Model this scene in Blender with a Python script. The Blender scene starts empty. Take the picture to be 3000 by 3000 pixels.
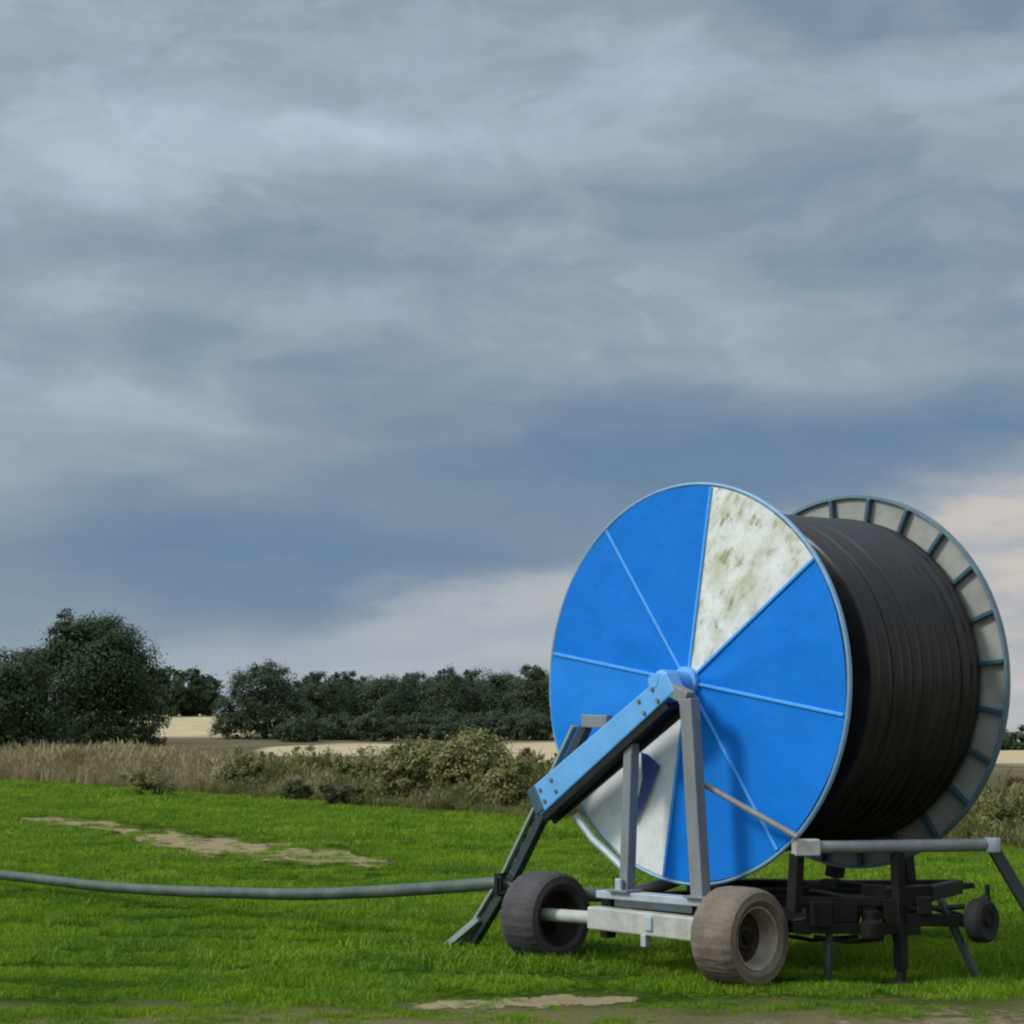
import bpy, math, random
import numpy as np
from mathutils import Vector, Matrix

random.seed(4)
RNG = np.random.default_rng(11)
S = bpy.context.scene
COL = S.collection
PI = math.pi
rad = math.radians


def lin(r, g, b):
    f = lambda c: (c / 255 / 12.92) if c / 255 <= .04045 else ((c / 255 + .055) / 1.055) ** 2.4
    return (f(r), f(g), f(b), 1)


# ------------------------------------------------------------------ node helpers
class NT:
    """tiny wrapper: build nodes, pass sockets or constants"""

    def __init__(s, tree):
        s.t = tree
        s.n = tree.nodes
        s.l = tree.links

    def new(s, typ, **kw):
        n = s.n.new(typ)
        for k, v in kw.items():
            setattr(n, k, v)
        return n

    def put(s, sock, v):
        if isinstance(v, bpy.types.NodeSocket):
            s.l.new(v, sock)
        elif v is not None:
            sock.default_value = v

    def m(s, op, a, b=None, c=None, clamp=False):
        n = s.new('ShaderNodeMath', operation=op, use_clamp=clamp)
        for i, v in enumerate((a, b, c)):
            if v is not None:
                s.put(n.inputs[i], v)
        return n.outputs[0]

    def mix(s, fac, a, b):
        n = s.new('ShaderNodeMix', data_type='RGBA')
        s.put(n.inputs[0], fac)
        s.put(n.inputs[6], a)
        s.put(n.inputs[7], b)
        return n.outputs[2]

    def ramp(s, fac, stops, interp='LINEAR'):
        n = s.new('ShaderNodeValToRGB')
        n.color_ramp.interpolation = interp
        e = n.color_ramp.elements
        while len(e) < len(stops):
            e.new(.5)
        for i, (p, c) in enumerate(stops):
            e[i].position = p
            e[i].color = c if len(c) == 4 else (*c, 1)
        s.put(n.inputs[0], fac)
        return n.outputs[0]

    def noise(s, vec, scale, detail=4, rough=.55, dist=0, dim='3D'):
        n = s.new('ShaderNodeTexNoise', noise_dimensions=dim)
        if vec is not None:
            s.l.new(vec, n.inputs['Vector'])
        n.inputs['Scale'].default_value = scale
        n.inputs['Detail'].default_value = detail
        n.inputs['Roughness'].default_value = rough
        n.inputs['Distortion'].default_value = dist
        return n.outputs[0]

    def rng(s, v, a, b, c=0., d=1., smooth=False):
        n = s.new('ShaderNodeMapRange', clamp=True)
        if smooth:
            n.interpolation_type = 'SMOOTHSTEP'
        for i, q in enumerate((v, a, b, c, d)):
            s.put(n.inputs[i], q)
        return n.outputs[0]

    def comb(s, x, y, z):
        n = s.new('ShaderNodeCombineXYZ')
        for i, v in enumerate((x, y, z)):
            s.put(n.inputs[i], v)
        return n.outputs[0]

    def scalevec(s, vec, xyz):
        n = s.new('ShaderNodeVectorMath', operation='MULTIPLY')
        s.l.new(vec, n.inputs[0])
        n.inputs[1].default_value = xyz
        return n.outputs[0]


def material(name):
    m = bpy.data.materials.new(name)
    m.use_nodes = True
    t = NT(m.node_tree)
    b = m.node_tree.nodes['Principled BSDF']
    return m, t, b


def obj_coord(t):
    return t.new('ShaderNodeTexCoord').outputs['Object']


def paint(name, base, dirt, amount=.35, scale=6, rough=.5, metal=0., spec=.5, streak=False, bump=.15, fade=None, wrinkle=0.):
    """painted or bare metal: base colour, patchy grime, uneven gloss"""
    m, t, b = material(name)
    oc = obj_coord(t)
    vec = t.scalevec(oc, (1, 1, .25)) if streak else oc
    n1 = t.noise(vec, scale, 6, .6)
    n2 = t.noise(oc, scale * 5, 5, .7)
    f = t.rng(t.m('ADD', t.m('MULTIPLY', n1, .7), t.m('MULTIPLY', n2, .3)), .42, .72)
    f = t.m('MULTIPLY', f, amount)
    col = t.mix(f, base, dirt)
    if fade:
        col = t.mix(t.rng(t.noise(oc, 1.7, 3), .35, .7, 0, .5), col, fade)
    t.put(b.inputs['Base Color'], col)
    t.put(b.inputs['Roughness'], t.rng(n2, .2, .8, max(.05, rough - .12), min(1, rough + .18)))
    b.inputs['Metallic'].default_value = metal
    b.inputs['Specular IOR Level'].default_value = spec
    bp = t.new('ShaderNodeBump')
    bp.inputs['Strength'].default_value = bump
    bp.inputs['Distance'].default_value = .01
    h = n2
    if wrinkle:
        h = t.m('ADD', n2, t.m('MULTIPLY', t.noise(oc, 7, 3, .5, .8), wrinkle))
    t.l.new(h, bp.inputs['Height'])
    t.l.new(bp.outputs[0], b.inputs['Normal'])
    return m


M = {}
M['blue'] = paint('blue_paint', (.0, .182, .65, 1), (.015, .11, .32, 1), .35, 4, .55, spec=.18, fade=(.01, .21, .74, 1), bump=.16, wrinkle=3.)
M['blue_lit'] = paint('sunlit_blue_paint', (.0, .21, .70, 1), (.02, .15, .4, 1), .35, 4, .5, spec=.25, fade=(.02, .26, .76, 1), bump=.16, wrinkle=3.)  # paler copy of the blue: one panel's extra reflected light put into the colour
M['blue_ridge'] = paint('light_blue_paint', (.07, .38, .86, 1), (.06, .2, .45, 1), .4, 6, .5)
M['beam_blue'] = paint('faded_blue_paint', (.14, .42, .80, 1), (.10, .26, .45, 1), .5, 5, .45)
M['rim_blue'] = paint('pale_blue_rim', (.22, .42, .62, 1), (.15, .2, .25, 1), .5, 8, .4)
M['rim_grey'] = paint('grey_blue_rim', (.13, .21, .25, 1), (.1, .11, .11, 1), .6, 8, .45)
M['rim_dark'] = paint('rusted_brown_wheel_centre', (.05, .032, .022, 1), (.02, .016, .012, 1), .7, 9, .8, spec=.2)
M['galv'] = paint('galvanised_steel', (.235, .25, .255, 1), (.13, .115, .09, 1), .7, 7, .55, .15, streak=True)
M['galv_pale'] = paint('pale_galvanised_steel', (.47, .52, .55, 1), (.26, .24, .2, 1), .55, 6, .5, .2)
M['axle'] = paint('mud_splashed_pale_paint', (.50, .50, .45, 1), (.22, .19, .13, 1), .75, 7, .6)
M['dark'] = paint('dark_steel', (.010, .012, .013, 1), (.03, .026, .02, 1), .6, 8, .55, .0, spec=.25)
M['rust'] = paint('rusty_dark_steel', (.008, .009, .007, 1), (.028, .02, .013, 1), .6, 6, .7, spec=.2)
M['teal'] = paint('dark_teal_paint', (.03, .09, .12, 1), (.06, .07, .07, 1), .5, 7, .45)
M['cream'] = paint('dirty_cream_sheet', (.36, .365, .32, 1), (.19, .18, .135, 1), .7, 3.5, .6)
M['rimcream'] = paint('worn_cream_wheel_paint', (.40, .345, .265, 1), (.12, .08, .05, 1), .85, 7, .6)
M['arm'] = paint('weathered_dark_green_steel', (.03, .045, .045, 1), (.07, .08, .065, 1), .5, 7, .42, .2)
M['rail_edge'] = paint('pale_green_grey_steel', (.27, .32, .28, 1), (.12, .13, .1, 1), .6, 7, .45)
M['navy'] = paint('navy_print', (.045, .065, .26, 1), (.10, .12, .3, 1), .5, 9, .5)


def white_panel(name, heavy):
    m, t, b = material(name)
    oc = obj_coord(t)
    mp = t.new('ShaderNodeMapping')
    mp.inputs['Rotation'].default_value = (0, rad(52), 0)
    t.l.new(oc, mp.inputs[0])
    along = t.scalevec(mp.outputs[0], (1., 1., 3.))
    n1 = t.noise(oc, 4.2, 7, .65, .3)
    n2 = t.noise(along, 2.2, 7, .62)
    n3 = t.noise(oc, 30, 4, .7)
    n4 = t.noise(along, 5.5, 6, .65)
    col = t.mix(t.rng(n3, .35, .7, 0, .35), (.84, .86, .82, 1), (.66, .66, .60, 1))
    if heavy:
        col = t.mix(t.rng(n1, .42, .66, 0, .75), col, (.50, .48, .31, 1))
        col = t.mix(t.rng(n2, .50, .70, 0, .7), col, (.40, .41, .19, 1))
        col = t.mix(t.rng(t.m('MULTIPLY', n4, t.rng(n1, .3, .6, .75, 1.1)), .55, .68, 0, .85), col, (.24, .26, .075, 1))
        col = t.mix(t.rng(t.noise(oc, 8.5, 6, .7, .5), .62, .70, 0, .8), col, (.17, .12, .06, 1))
    else:
        col = t.mix(t.rng(n1, .52, .75, 0, .5), col, (.5, .49, .41, 1))
        col = t.mix(t.rng(n4, .58, .72, 0, .4), col, (.36, .33, .24, 1))
    t.put(b.inputs['Base Color'], col)
    b.inputs['Roughness'].default_value = .5
    return m


M['white_dirty'] = white_panel('stained_white_panel_paint', True)
M['white'] = white_panel('grubby_white_panel_paint', False)


def rubber(name, base, mud, amount):
    m, t, b = material(name)
    oc = obj_coord(t)
    n1 = t.noise(oc, 5, 6, .65)
    n2 = t.noise(oc, 40, 4, .7)
    f = t.rng(t.m('ADD', t.m('MULTIPLY', n1, .75), t.m('MULTIPLY', n2, .25)), .35, .62, amount * .45, amount)
    t.put(b.inputs['Base Color'], t.mix(f, base, mud))
    b.inputs['Roughness'].default_value = .85
    b.inputs['Specular IOR Level'].default_value = .3
    bp = t.new('ShaderNodeBump')
    bp.inputs['Strength'].default_value = .4
    bp.inputs['Distance'].default_value = .01
    t.l.new(n2, bp.inputs['Height'])
    t.l.new(bp.outputs[0], b.inputs['Normal'])
    return m


M['tyre_mud'] = rubber('mud_caked_rubber', (.05, .045, .04, 1), (.24, .185, .135, 1), .95)
M['tyre'] = rubber('dusty_black_rubber', (.028, .028, .03, 1), (.13, .115, .11, 1), .6)
M['tyre_dark'] = rubber('black_rubber', (.018, .018, .02, 1), (.04, .038, .035, 1), .5)


def hose_mat(name, base, dust, amount, rough, vec_scale=(1, 1, 1)):
    m, t, b = material(name)
    oc = obj_coord(t)
    n1 = t.noise(t.scalevec(oc, vec_scale), 4, 6, .6)
    n2 = t.noise(oc, 30, 4, .6)
    f = t.rng(t.m('ADD', t.m('MULTIPLY', n1, .7), t.m('MULTIPLY', n2, .3)), .38, .66, 0, amount)
    t.put(b.inputs['Base Color'], t.mix(f, base, dust))
    t.put(b.inputs['Roughness'], t.rng(n1, .3, .7, rough - .08, rough + .15))
    b.inputs['Specular IOR Level'].default_value = .5
    return m


M['coil'] = hose_mat('black_plastic_hose', (.0048, .0042, .0038, 1), (.036, .028, .021, 1), .6, .36, (.6, 6, .6))
M['hose'] = hose_mat('dusty_green_grey_hose', (.048, .066, .05, 1), (.15, .17, .125, 1), .6, .42)


# ------------------------------------------------------------------ mesh helpers
class MB:
    def __init__(s):
        s.v, s.f = [], []

    def add(s, vs, fs):
        o = len(s.v)
        s.v += [tuple(p) for p in vs]
        s.f += [tuple(i + o for i in f) for f in fs]
        return s

    def hexa(s, c):
        """eight corners: bottom 0-3, top 4-7"""
        return s.add(c, [(3, 2, 1, 0), (4, 5, 6, 7), (0, 1, 5, 4), (1, 2, 6, 5), (2, 3, 7, 6), (3, 0, 4, 7)])

    def box(s, c, sz, rot=None):
        c, h = Vector(c), Vector(sz) / 2
        R = rot or Matrix.Identity(3)
        k = [(-1, -1, -1), (1, -1, -1), (1, 1, -1), (-1, 1, -1), (-1, -1, 1), (1, -1, 1), (1, 1, 1), (-1, 1, 1)]
        return s.hexa([c + R @ Vector((a * h.x, b * h.y, d * h.z)) for a, b, d in k])

    def beam(s, p0, p1, w, h, side=(0, 1, 0), w1=None):
        """box beam from p0 to p1; w measured along 'side', h across"""
        p0, p1 = Vector(p0), Vector(p1)
        d = (p1 - p0).normalized()
        sv = Vector(side)
        sv = (sv - d * sv.dot(d)).normalized()
        n = d.cross(sv)
        w1 = w if w1 is None else w1
        r = []
        for p, ww in ((p0, w), (p1, w1)):
            r += [p - sv * ww / 2 - n * h / 2, p + sv * ww / 2 - n * h / 2, p + sv * ww / 2 + n * h / 2, p - sv * ww / 2 + n * h / 2]
        return s.hexa(r)

    def tube(s, pts, r, seg=12, cap=True):
        pts = [Vector(p) for p in pts]
        rs = r if isinstance(r, (list, tuple)) else [r] * len(pts)
        vs, fs = [], []
        n = None
        for i, p in enumerate(pts):
            d = (pts[min(i + 1, len(pts) - 1)] - pts[max(i - 1, 0)]).normalized()
            if n is None:
                n = d.orthogonal().normalized()
            n = (n - d * n.dot(d)).normalized()
            b = d.cross(n)
            for k in range(seg):
                a = 2 * PI * k / seg
                vs.append(p + (n * math.cos(a) + b * math.sin(a)) * rs[i])
        for i in range(len(pts) - 1):
            for k in range(seg):
                k2 = (k + 1) % seg
                fs.append((i * seg + k, i * seg + k2, (i + 1) * seg + k2, (i + 1) * seg + k))
        if cap:
            fs.append(tuple(reversed(range(seg))))
            fs.append(tuple((len(pts) - 1) * seg + k for k in range(seg)))
        return s.add(vs, fs)

    def lathe(s, prof, c=(0, 0, 0), axis='y', seg=64, closed=False, wob=None):
        """prof: (radius, position along axis)"""
        vs, fs = [], []
        n = len(prof)
        for k in range(seg):
            a = 2 * PI * k / seg
            ca, sa = math.cos(a), math.sin(a)
            for i, (r, t) in enumerate(prof):
                if wob:
                    r, t = wob(r, t, a, i)
                q = (r * ca, t, r * sa) if axis == 'y' else (t, r * ca, r * sa) if axis == 'x' else (r * ca, r * sa, t)
                vs.append((c[0] + q[0], c[1] + q[1], c[2] + q[2]))
        for k in range(seg):
            k2 = (k + 1) % seg
            for i in range(n if closed else n - 1):
                j = (i + 1) % n
                fs.append((k * n + i, k * n + j, k2 * n + j, k2 * n + i))
        return s.add(vs, fs)

    def build(s, name, mat, parent=None, smooth=False, bevel=0., label=None, angle=40):
        me = bpy.data.meshes.new(name)
        me.from_pydata(s.v, [], s.f)
        me.validate()
        import bmesh
        bm = bmesh.new()
        bm.from_mesh(me)
        bmesh.ops.recalc_face_normals(bm, faces=bm.faces)
        bm.to_mesh(me)
        bm.free()
        me.materials.append(mat)
        o = bpy.data.objects.new(name, me)
        COL.objects.link(o)
        if parent:
            o.parent = parent
        if smooth:
            me.polygons.foreach_set('use_smooth', [True] * len(me.polygons))
            me.set_sharp_from_angle(angle=rad(angle))
        if bevel:
            md = o.modifiers.new('bevel', 'BEVEL')
            md.width = bevel
            md.segments = 2
            md.limit_method = 'ANGLE'
        if label:
            o['label'] = label
        return o


def tag(o, label=None, cat=None, group=None, kind=None):
    for k, v in (('label', label), ('category', cat), ('group', group), ('kind', kind)):
        if v:
            o[k] = v
    return o


def empty(name, loc=(0, 0, 0), rz=0, parent=None):
    o = bpy.data.objects.new(name, None)
    COL.objects.link(o)
    o.location = loc
    o.rotation_euler = (0, 0, rz)
    o.empty_display_size = .3
    if parent:
        o.parent = parent
    return o


# ------------------------------------------------------------------ camera
cam = bpy.data.cameras.new('camera')
co = bpy.data.objects.new('camera', cam)
COL.objects.link(co)
co.location = (0, 0, 1.7)
co.rotation_euler = (PI / 2 + 0.120325, 0, 0)
cam.sensor_width = 36
cam.lens = 36 * 5500 / 3000
cam.clip_end = 6000
S.camera = co
PITCH = 0.120325
F = 5500.


def ray(px, py):
    """world direction for a point of the 3000 px photograph"""
    c, s_ = math.cos(PITCH), math.sin(PITCH)
    X, U = (px - 1500) / F, -(py - 1500) / F
    return (X, c - s_ * U, s_ + c * U)


def on_ground(px, py, z=0.):
    d = ray(px, py)
    k = (z - 1.7) / d[2]
    return (d[0] * k, d[1] * k)


# ------------------------------------------------------------------ light
SUN_EL = rad(40)
sdir = Vector((-.955 * math.cos(SUN_EL), -.297 * math.cos(SUN_EL), math.sin(SUN_EL))).normalized()
sun = bpy.data.lights.new('sun', 'SUN')
sun.energy = 1.5
sun.angle = rad(12)
sun.color = (1, .965, .91)
so = bpy.data.objects.new('sun', sun)
COL.objects.link(so)
so.rotation_euler = sdir.to_track_quat('Z', 'Y').to_euler()

W = bpy.data.worlds.new('World')
S.world = W
W.use_nodes = True
t = NT(W.node_tree)
t.n.clear()
gen = t.new('ShaderNodeTexCoord').outputs['Generated']
sep = t.new('ShaderNodeSeparateXYZ')
t.l.new(gen, sep.inputs[0])
az = t.m('ARCTAN2', sep.outputs[0], sep.outputs[1])
el = t.m('ARCSINE', sep.outputs[2])
# cloud billow: the lookup position is pushed about by soft noise
cv = t.comb(t.m('MULTIPLY', az, 1.), t.m('MULTIPLY', el, 2.6), .3)
w1 = t.new('ShaderNodeTexNoise')
t.l.new(cv, w1.inputs['Vector'])
w1.inputs['Scale'].default_value = 7
w1.inputs['Detail'].default_value = 5
w1.inputs['Roughness'].default_value = .55
wsep = t.new('ShaderNodeSeparateColor')
t.l.new(w1.outputs['Color'], wsep.inputs[0])
waz = t.m('ADD', az, t.m('MULTIPLY', t.m('SUBTRACT', wsep.outputs[0], .5), .13))
wel = t.m('ADD', el, t.m('MULTIPLY', t.m('SUBTRACT', wsep.outputs[1], .5), .050))
# cloud masses: photo px centre, half widths, strength
BLOBS = [(150, 90, 700, 260, .12), (1350, 60, 450, 120, .04), (2800, 40, 750, 130, -.22), (1250, 345, 520, 120, .26),
         (1760, 175, 330, 90, .24), (640, 450, 420, 140, .30), (90, 375, 230, 90, .08), (300, 545, 240, 100, .12),
         (2450, 270, 650, 140, .17), (2500, 620, 850, 190, -.17), (900, 790, 480, 80, -.2), (560, 985, 650, 80, -.14),
         (300, 835, 300, 80, .13), (250, 1230, 520, 150, .2), (1700, 960, 700, 120, .03), (2750, 840, 500, 140, -.03),
         (600, 1640, 1300, 190, -.48), (1750, 1360, 900, 170, -.42), (2800, 1270, 800, 130, -.36),
         (60, 1500, 300, 200, .12), (2100, 1180, 700, 80, -.12), (1050, 540, 250, 60, -.1), (1500, 200, 260, 60, -.1)]
hi = t.rng(el, .10, .22, .25, 1.)
bands = t.noise(t.comb(t.m('MULTIPLY', waz, .55), t.m('MULTIPLY', wel, 4.2), 0.), 7, 4, .5)
lumps = t.rng(t.noise(t.comb(waz, t.m('MULTIPLY', wel, 1.9), 3.), 10, 7, .55), .38, .63, -.5, .5, True)
lumps2 = t.rng(t.noise(t.comb(t.m('ADD', waz, 1.3), t.m('MULTIPLY', wel, 2.0), 8.), 22, 7, .52), .42, .60, -.5, .5, True)
fine = t.noise(t.comb(az, t.m('MULTIPLY', el, 1.6), 5.), 34, 6, .6)
acc = t.m('ADD', .5, t.m('MULTIPLY', t.m('SUBTRACT', bands, .5), .50))
acc = t.m('ADD', acc, t.m('MULTIPLY', lumps, t.m('MULTIPLY', hi, .17)))
acc = t.m('ADD', acc, t.m('MULTIPLY', lumps2, t.m('MULTIPLY', hi, .06)))
acc = t.m('ADD', acc, t.m('MULTIPLY', t.m('SUBTRACT', fine, .5), .12))
for px, py, wx, wy, a in BLOBS:
    d = Vector(ray(px, py)).normalized()
    a0, e0 = math.atan2(d.x, d.y), math.asin(d.z)
    q = t.m('ADD', t.m('POWER', t.m('ABSOLUTE', t.m('MULTIPLY', t.m('SUBTRACT', waz, a0), F / wx)), 2.),
            t.m('POWER', t.m('ABSOLUTE', t.m('MULTIPLY', t.m('SUBTRACT', wel, e0), F / wy)), 2.))
    acc = t.m('ADD', acc, t.m('MULTIPLY', t.m('EXPONENT', t.m('MULTIPLY', q, -1.)), a))
cloud = t.ramp(acc, [(0., lin(102, 126, 153)), (.25, lin(121, 139, 158)), (.5, lin(141, 156, 169)), (.76, lin(163, 177, 192)), (1., lin(180, 195, 210))])
# faint drift between lilac and green-grey
tint = t.noise(t.comb(az, t.m('MULTIPLY', el, 2.), 9.), 9, 4)
cloud = t.mix(t.rng(tint, .35, .65, 0, .5), cloud, t.mix(1., cloud, cloud))
hue = t.new('ShaderNodeMix', data_type='RGBA', blend_type='MULTIPLY')
hue.inputs[0].default_value = 1
t.put(hue.inputs[6], cloud)
t.put(hue.inputs[7], t.mix(t.rng(tint, .35, .65), (.99, 1.008, .99, 1), (1.008, .996, 1.01, 1)))
cloud = hue.outputs[2]
# pale clearer band low over the land, climbing to the right
lowline = t.m('MULTIPLY', az, .20)
e_at0 = (2165 - (1965 - .20 * 1500)) / F
lw = t.m('ADD', el, t.m('MULTIPLY', t.m('SUBTRACT', t.noise(t.comb(az, t.m('MULTIPLY', el, 2.5), 7.), 11, 6, .55), .5), .055))
lm = t.m('SUBTRACT', t.m('ADD', lowline, e_at0), lw)
lm = t.rng(lm, -.006, .020, smooth=True)
lowcol = t.ramp(t.rng(az, -.27, .27), [(0., lin(138, 158, 178)), (.25, lin(154, 165, 178)), (.5, lin(172, 177, 182)), (.8, lin(182, 181, 180)), (1., lin(198, 189, 182))])
lowcol = t.mix(t.rng(el, .05, .0, 0, .5), lowcol, lin(178, 190, 198))
lowcol = t.mix(t.rng(t.noise(t.comb(az, t.m('MULTIPLY', el, 4.), 2.), 12, 6), .4, .62, 0, .75), lowcol, lin(154, 164, 176))
cloud = t.mix(t.m('MULTIPLY', lm, .95), cloud, lowcol)
# overcast: the cloud deck grows brighter overhead and round towards the veiled sun
up = t.rng(el, .42, 1.1, 0, 1, True)
toward = t.new('ShaderNodeVectorMath', operation='DOT_PRODUCT')
t.l.new(gen, toward.inputs[0])
toward.inputs[1].default_value = sdir
gl = t.rng(toward.outputs['Value'], .1, 1., 0, 1, True)
gain = t.m('ADD', 1., t.m('ADD', t.m('MULTIPLY', up, 1.15), t.m('MULTIPLY', gl, 1.4)))
sky = t.new('ShaderNodeTexSky')
sky.sky_type = 'NISHITA'
sky.sun_disc = False
sky.sun_elevation = SUN_EL
sky.sun_rotation = math.atan2(sdir.x, sdir.y)
bg1 = t.new('ShaderNodeBackground')
t.l.new(sky.outputs[0], bg1.inputs[0])
bg1.inputs[1].default_value = .06
bg2 = t.new('ShaderNodeBackground')
t.l.new(cloud, bg2.inputs[0])
t.l.new(t.m('MULTIPLY', gain, .775), bg2.inputs[1])
mx = t.new('ShaderNodeMixShader')
mx.inputs[0].default_value = .95
t.l.new(bg1.outputs[0], mx.inputs[1])
t.l.new(bg2.outputs[0], mx.inputs[2])
out = t.new('ShaderNodeOutputWorld')
t.l.new(mx.outputs[0], out.inputs[0])

# ------------------------------------------------------------------ ground
EA, EB = 42.1, 1.687          # field edge: y = EA - EB x


def edge_n(x, y):
    return ((y - EA) + EB * x) / 1.961


def sstep(v):
    v = np.clip(v, 0, 1)
    return v * v * (3 - 2 * v)


def height(x, y):
    x, y = np.asarray(x, float), np.asarray(y, float)
    side = 1 - sstep((x / np.maximum(y, 1) - .11) / .10)
    return 6 * sstep((y - 110) / 220) * (.06 + .94 * side)


def stretch(lo, hi, step, far, grow):
    a = list(np.arange(lo, hi, step))
    s, v = step, hi
    while v < far:
        a.append(v)
        s *= grow
        v += s
    a.append(far)
    return a


xs = stretch(0, 20, 1., 2600, 1.12)
xs = sorted([-v for v in xs[1:]]) + xs
ys = [-400, -150, -60, -20] + stretch(0, 60, 1.5, 3600, 1.06)
gx, gy = np.meshgrid(xs, ys)
gz = height(gx, gy)
nx_, ny_ = len(xs), len(ys)
gm = MB()
gm.v = list(zip(gx.ravel().tolist(), gy.ravel().tolist(), gz.ravel().tolist()))
gm.f = [(j * nx_ + i, j * nx_ + i + 1, (j + 1) * nx_ + i + 1, (j + 1) * nx_ + i) for j in range(ny_ - 1) for i in range(nx_ - 1)]
mg, t, b = material('field_ground')
pos = t.new('ShaderNodeNewGeometry').outputs['Position']
sp = t.new('ShaderNodeSeparateXYZ')
t.l.new(pos, sp.inputs[0])
nn = t.m('DIVIDE', t.m('ADD', t.m('SUBTRACT', sp.outputs[1], EA), t.m('MULTIPLY', sp.outputs[0], EB)), 1.961)
nw = t.m('ADD', nn, t.m('MULTIPLY', t.m('SUBTRACT', t.noise(pos, .5, 5), .5), 2.5))
nf = t.m('ADD', nn, t.m('MULTIPLY', t.m('SUBTRACT', t.noise(pos, .06, 4), .5), 14.))
na, nb, nc = t.noise(pos, .9, 5, .6), t.noise(pos, 6, 5, .65), t.noise(pos, 28, 3, .6)
green = t.mix(t.rng(na, .38, .64), (.030, .062, .005, 1), (.022, .05, .005, 1))
green = t.mix(t.rng(nb, .5, .75, 0, .6), green, (.045, .07, .010, 1))
green = t.mix(t.rng(nc, .5, .75, 0, .5), green, (.035, .036, .014, 1))
worn = t.rng(t.m('SUBTRACT', sp.outputs[1], t.m('MULTIPLY', t.noise(pos, 1.3, 5, .6), 3.)), 11.4, 10.2)
green = t.mix(t.m('MULTIPLY', worn, .85), green, (.16, .128, .066, 1))
rough_ = t.mix(t.rng(nb, .35, .65), (.085, .07, .035, 1), (.13, .11, .065, 1))
brown = t.mix(t.rng(t.noise(pos, .35, 5), .4, .62), (.14, .10, .065, 1), (.10, .085, .045, 1))
stub = t.mix(t.rng(t.noise(pos, .25, 6, .65), .35, .65), (.55, .44, .265, 1), (.42, .335, .20, 1))
g = t.mix(t.rng(nw, -.6, .6), green, rough_)
g = t.mix(t.rng(nf, 12, 16), g, brown)
lowland = t.mix(t.rng(t.noise(pos, .12, 5), .4, .6), (.115, .105, .055, 1), (.17, .135, .085, 1))
g = t.mix(t.rng(nf, 40, 46), g, lowland)


def patch(cx, cy, rx, ry):
    q = t.m('ADD', t.m('POWER', t.m('ABSOLUTE', t.m('MULTIPLY', t.m('SUBTRACT', sp.outputs[0], cx), 1 / rx)), 2.),
            t.m('POWER', t.m('ABSOLUTE', t.m('MULTIPLY', t.m('SUBTRACT', sp.outputs[1], cy), 1 / ry)), 2.))
    return t.rng(t.m('ADD', q, t.m('MULTIPLY', t.m('SUBTRACT', t.noise(pos, .1, 5), .5), 1.)), 1.1, .8)


sm = t.rng(t.m('ADD', sp.outputs[1], t.m('MULTIPLY', t.m('SUBTRACT', t.noise(pos, .05, 4), .5), 20.)), 190, 200)
for q in ((-14.5, 160, 7, 16), (4., 150, 9, 30), (62, 190, 45, 85)):
    sm = t.m('MAXIMUM', sm, patch(*q))
g = t.mix(sm, g, stub)
t.put(b.inputs['Base Color'], g)
b.inputs['Roughness'].default_value = 1
b.inputs['Specular IOR Level'].default_value = 0
bp = t.new('ShaderNodeBump')
bp.inputs['Strength'].default_value = .5
bp.inputs['Distance'].default_value = .06
t.l.new(nb, bp.inputs['Height'])
t.l.new(bp.outputs[0], b.inputs['Normal'])
ground = gm.build('ground', mg, smooth=True)
tag(ground, 'level green field running back to rough ground and pale stubble slopes', None, None, 'structure')

# bare sandy strips worn into the grass
md_, t, b = material('sandy_bare_soil')
pos = t.new('ShaderNodeNewGeometry').outputs['Position']
na, nb = t.noise(pos, 1.6, 6, .65), t.noise(pos, 14, 5, .7)
c = t.mix(t.rng(na, .35, .65), (.34, .265, .15, 1), (.27, .205, .115, 1))
c = t.mix(t.rng(nb, .45, .7, 0, .6), c, (.17, .14, .07, 1))
t.put(b.inputs['Base Color'], c)
b.inputs['Roughness'].default_value = 1
b.inputs['Specular IOR Level'].default_value = 0
bp = t.new('ShaderNodeBump')
bp.inputs['Strength'].default_value = .7
bp.inputs['Distance'].default_value = .03
t.l.new(nb, bp.inputs['Height'])
t.l.new(bp.outputs[0], b.inputs['Normal'])


def ragged(m, t, b):
    """soil thins out into the sward towards the rim of a strip"""
    p = t.new('ShaderNodeNewGeometry').outputs['Position']
    e = t.new('ShaderNodeAttribute', attribute_name='inside').outputs['Fac']
    n_ = t.m('ADD', t.m('MULTIPLY', t.noise(p, 1.7, 6, .7), .6), t.m('MULTIPLY', t.noise(p, 9, 5, .7), .4))
    f = t.rng(t.m('ADD', e, t.m('MULTIPLY', t.m('SUBTRACT', n_, .5), 4.)), .35, .55)
    tr = t.new('ShaderNodeBsdfTransparent')
    mxs = t.new('ShaderNodeMixShader')
    t.put(mxs.inputs[0], f)
    t.l.new(tr.outputs[0], mxs.inputs[1])
    t.l.new(b.outputs[0], mxs.inputs[2])
    t.l.new(mxs.outputs[0], m.node_tree.nodes['Material Output'].inputs[0])


ragged(md_, t, b)


def jag(x, s):
    return .5 * math.sin(x * 2.3 + s) + .3 * math.sin(x * 5.9 + 2.1 * s) + .2 * math.sin(x * 13.7 + s * 3)


FAR_TRACK = [(-60, 2402, 9), (150, 2407, 12), (290, 2416, 14), (400, 2443, 20), (520, 2468, 27), (700, 2490, 29), (850, 2502, 25), (1000, 2516, 20), (1100, 2526, 13), (1185, 2533, 4)]
NEAR_TRACK = [(1150, 2952, 5), (1300, 2946, 10), (1480, 2941, 13), (1650, 2936, 14), (1800, 2933, 9), (1900, 2931, 4)]


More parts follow.
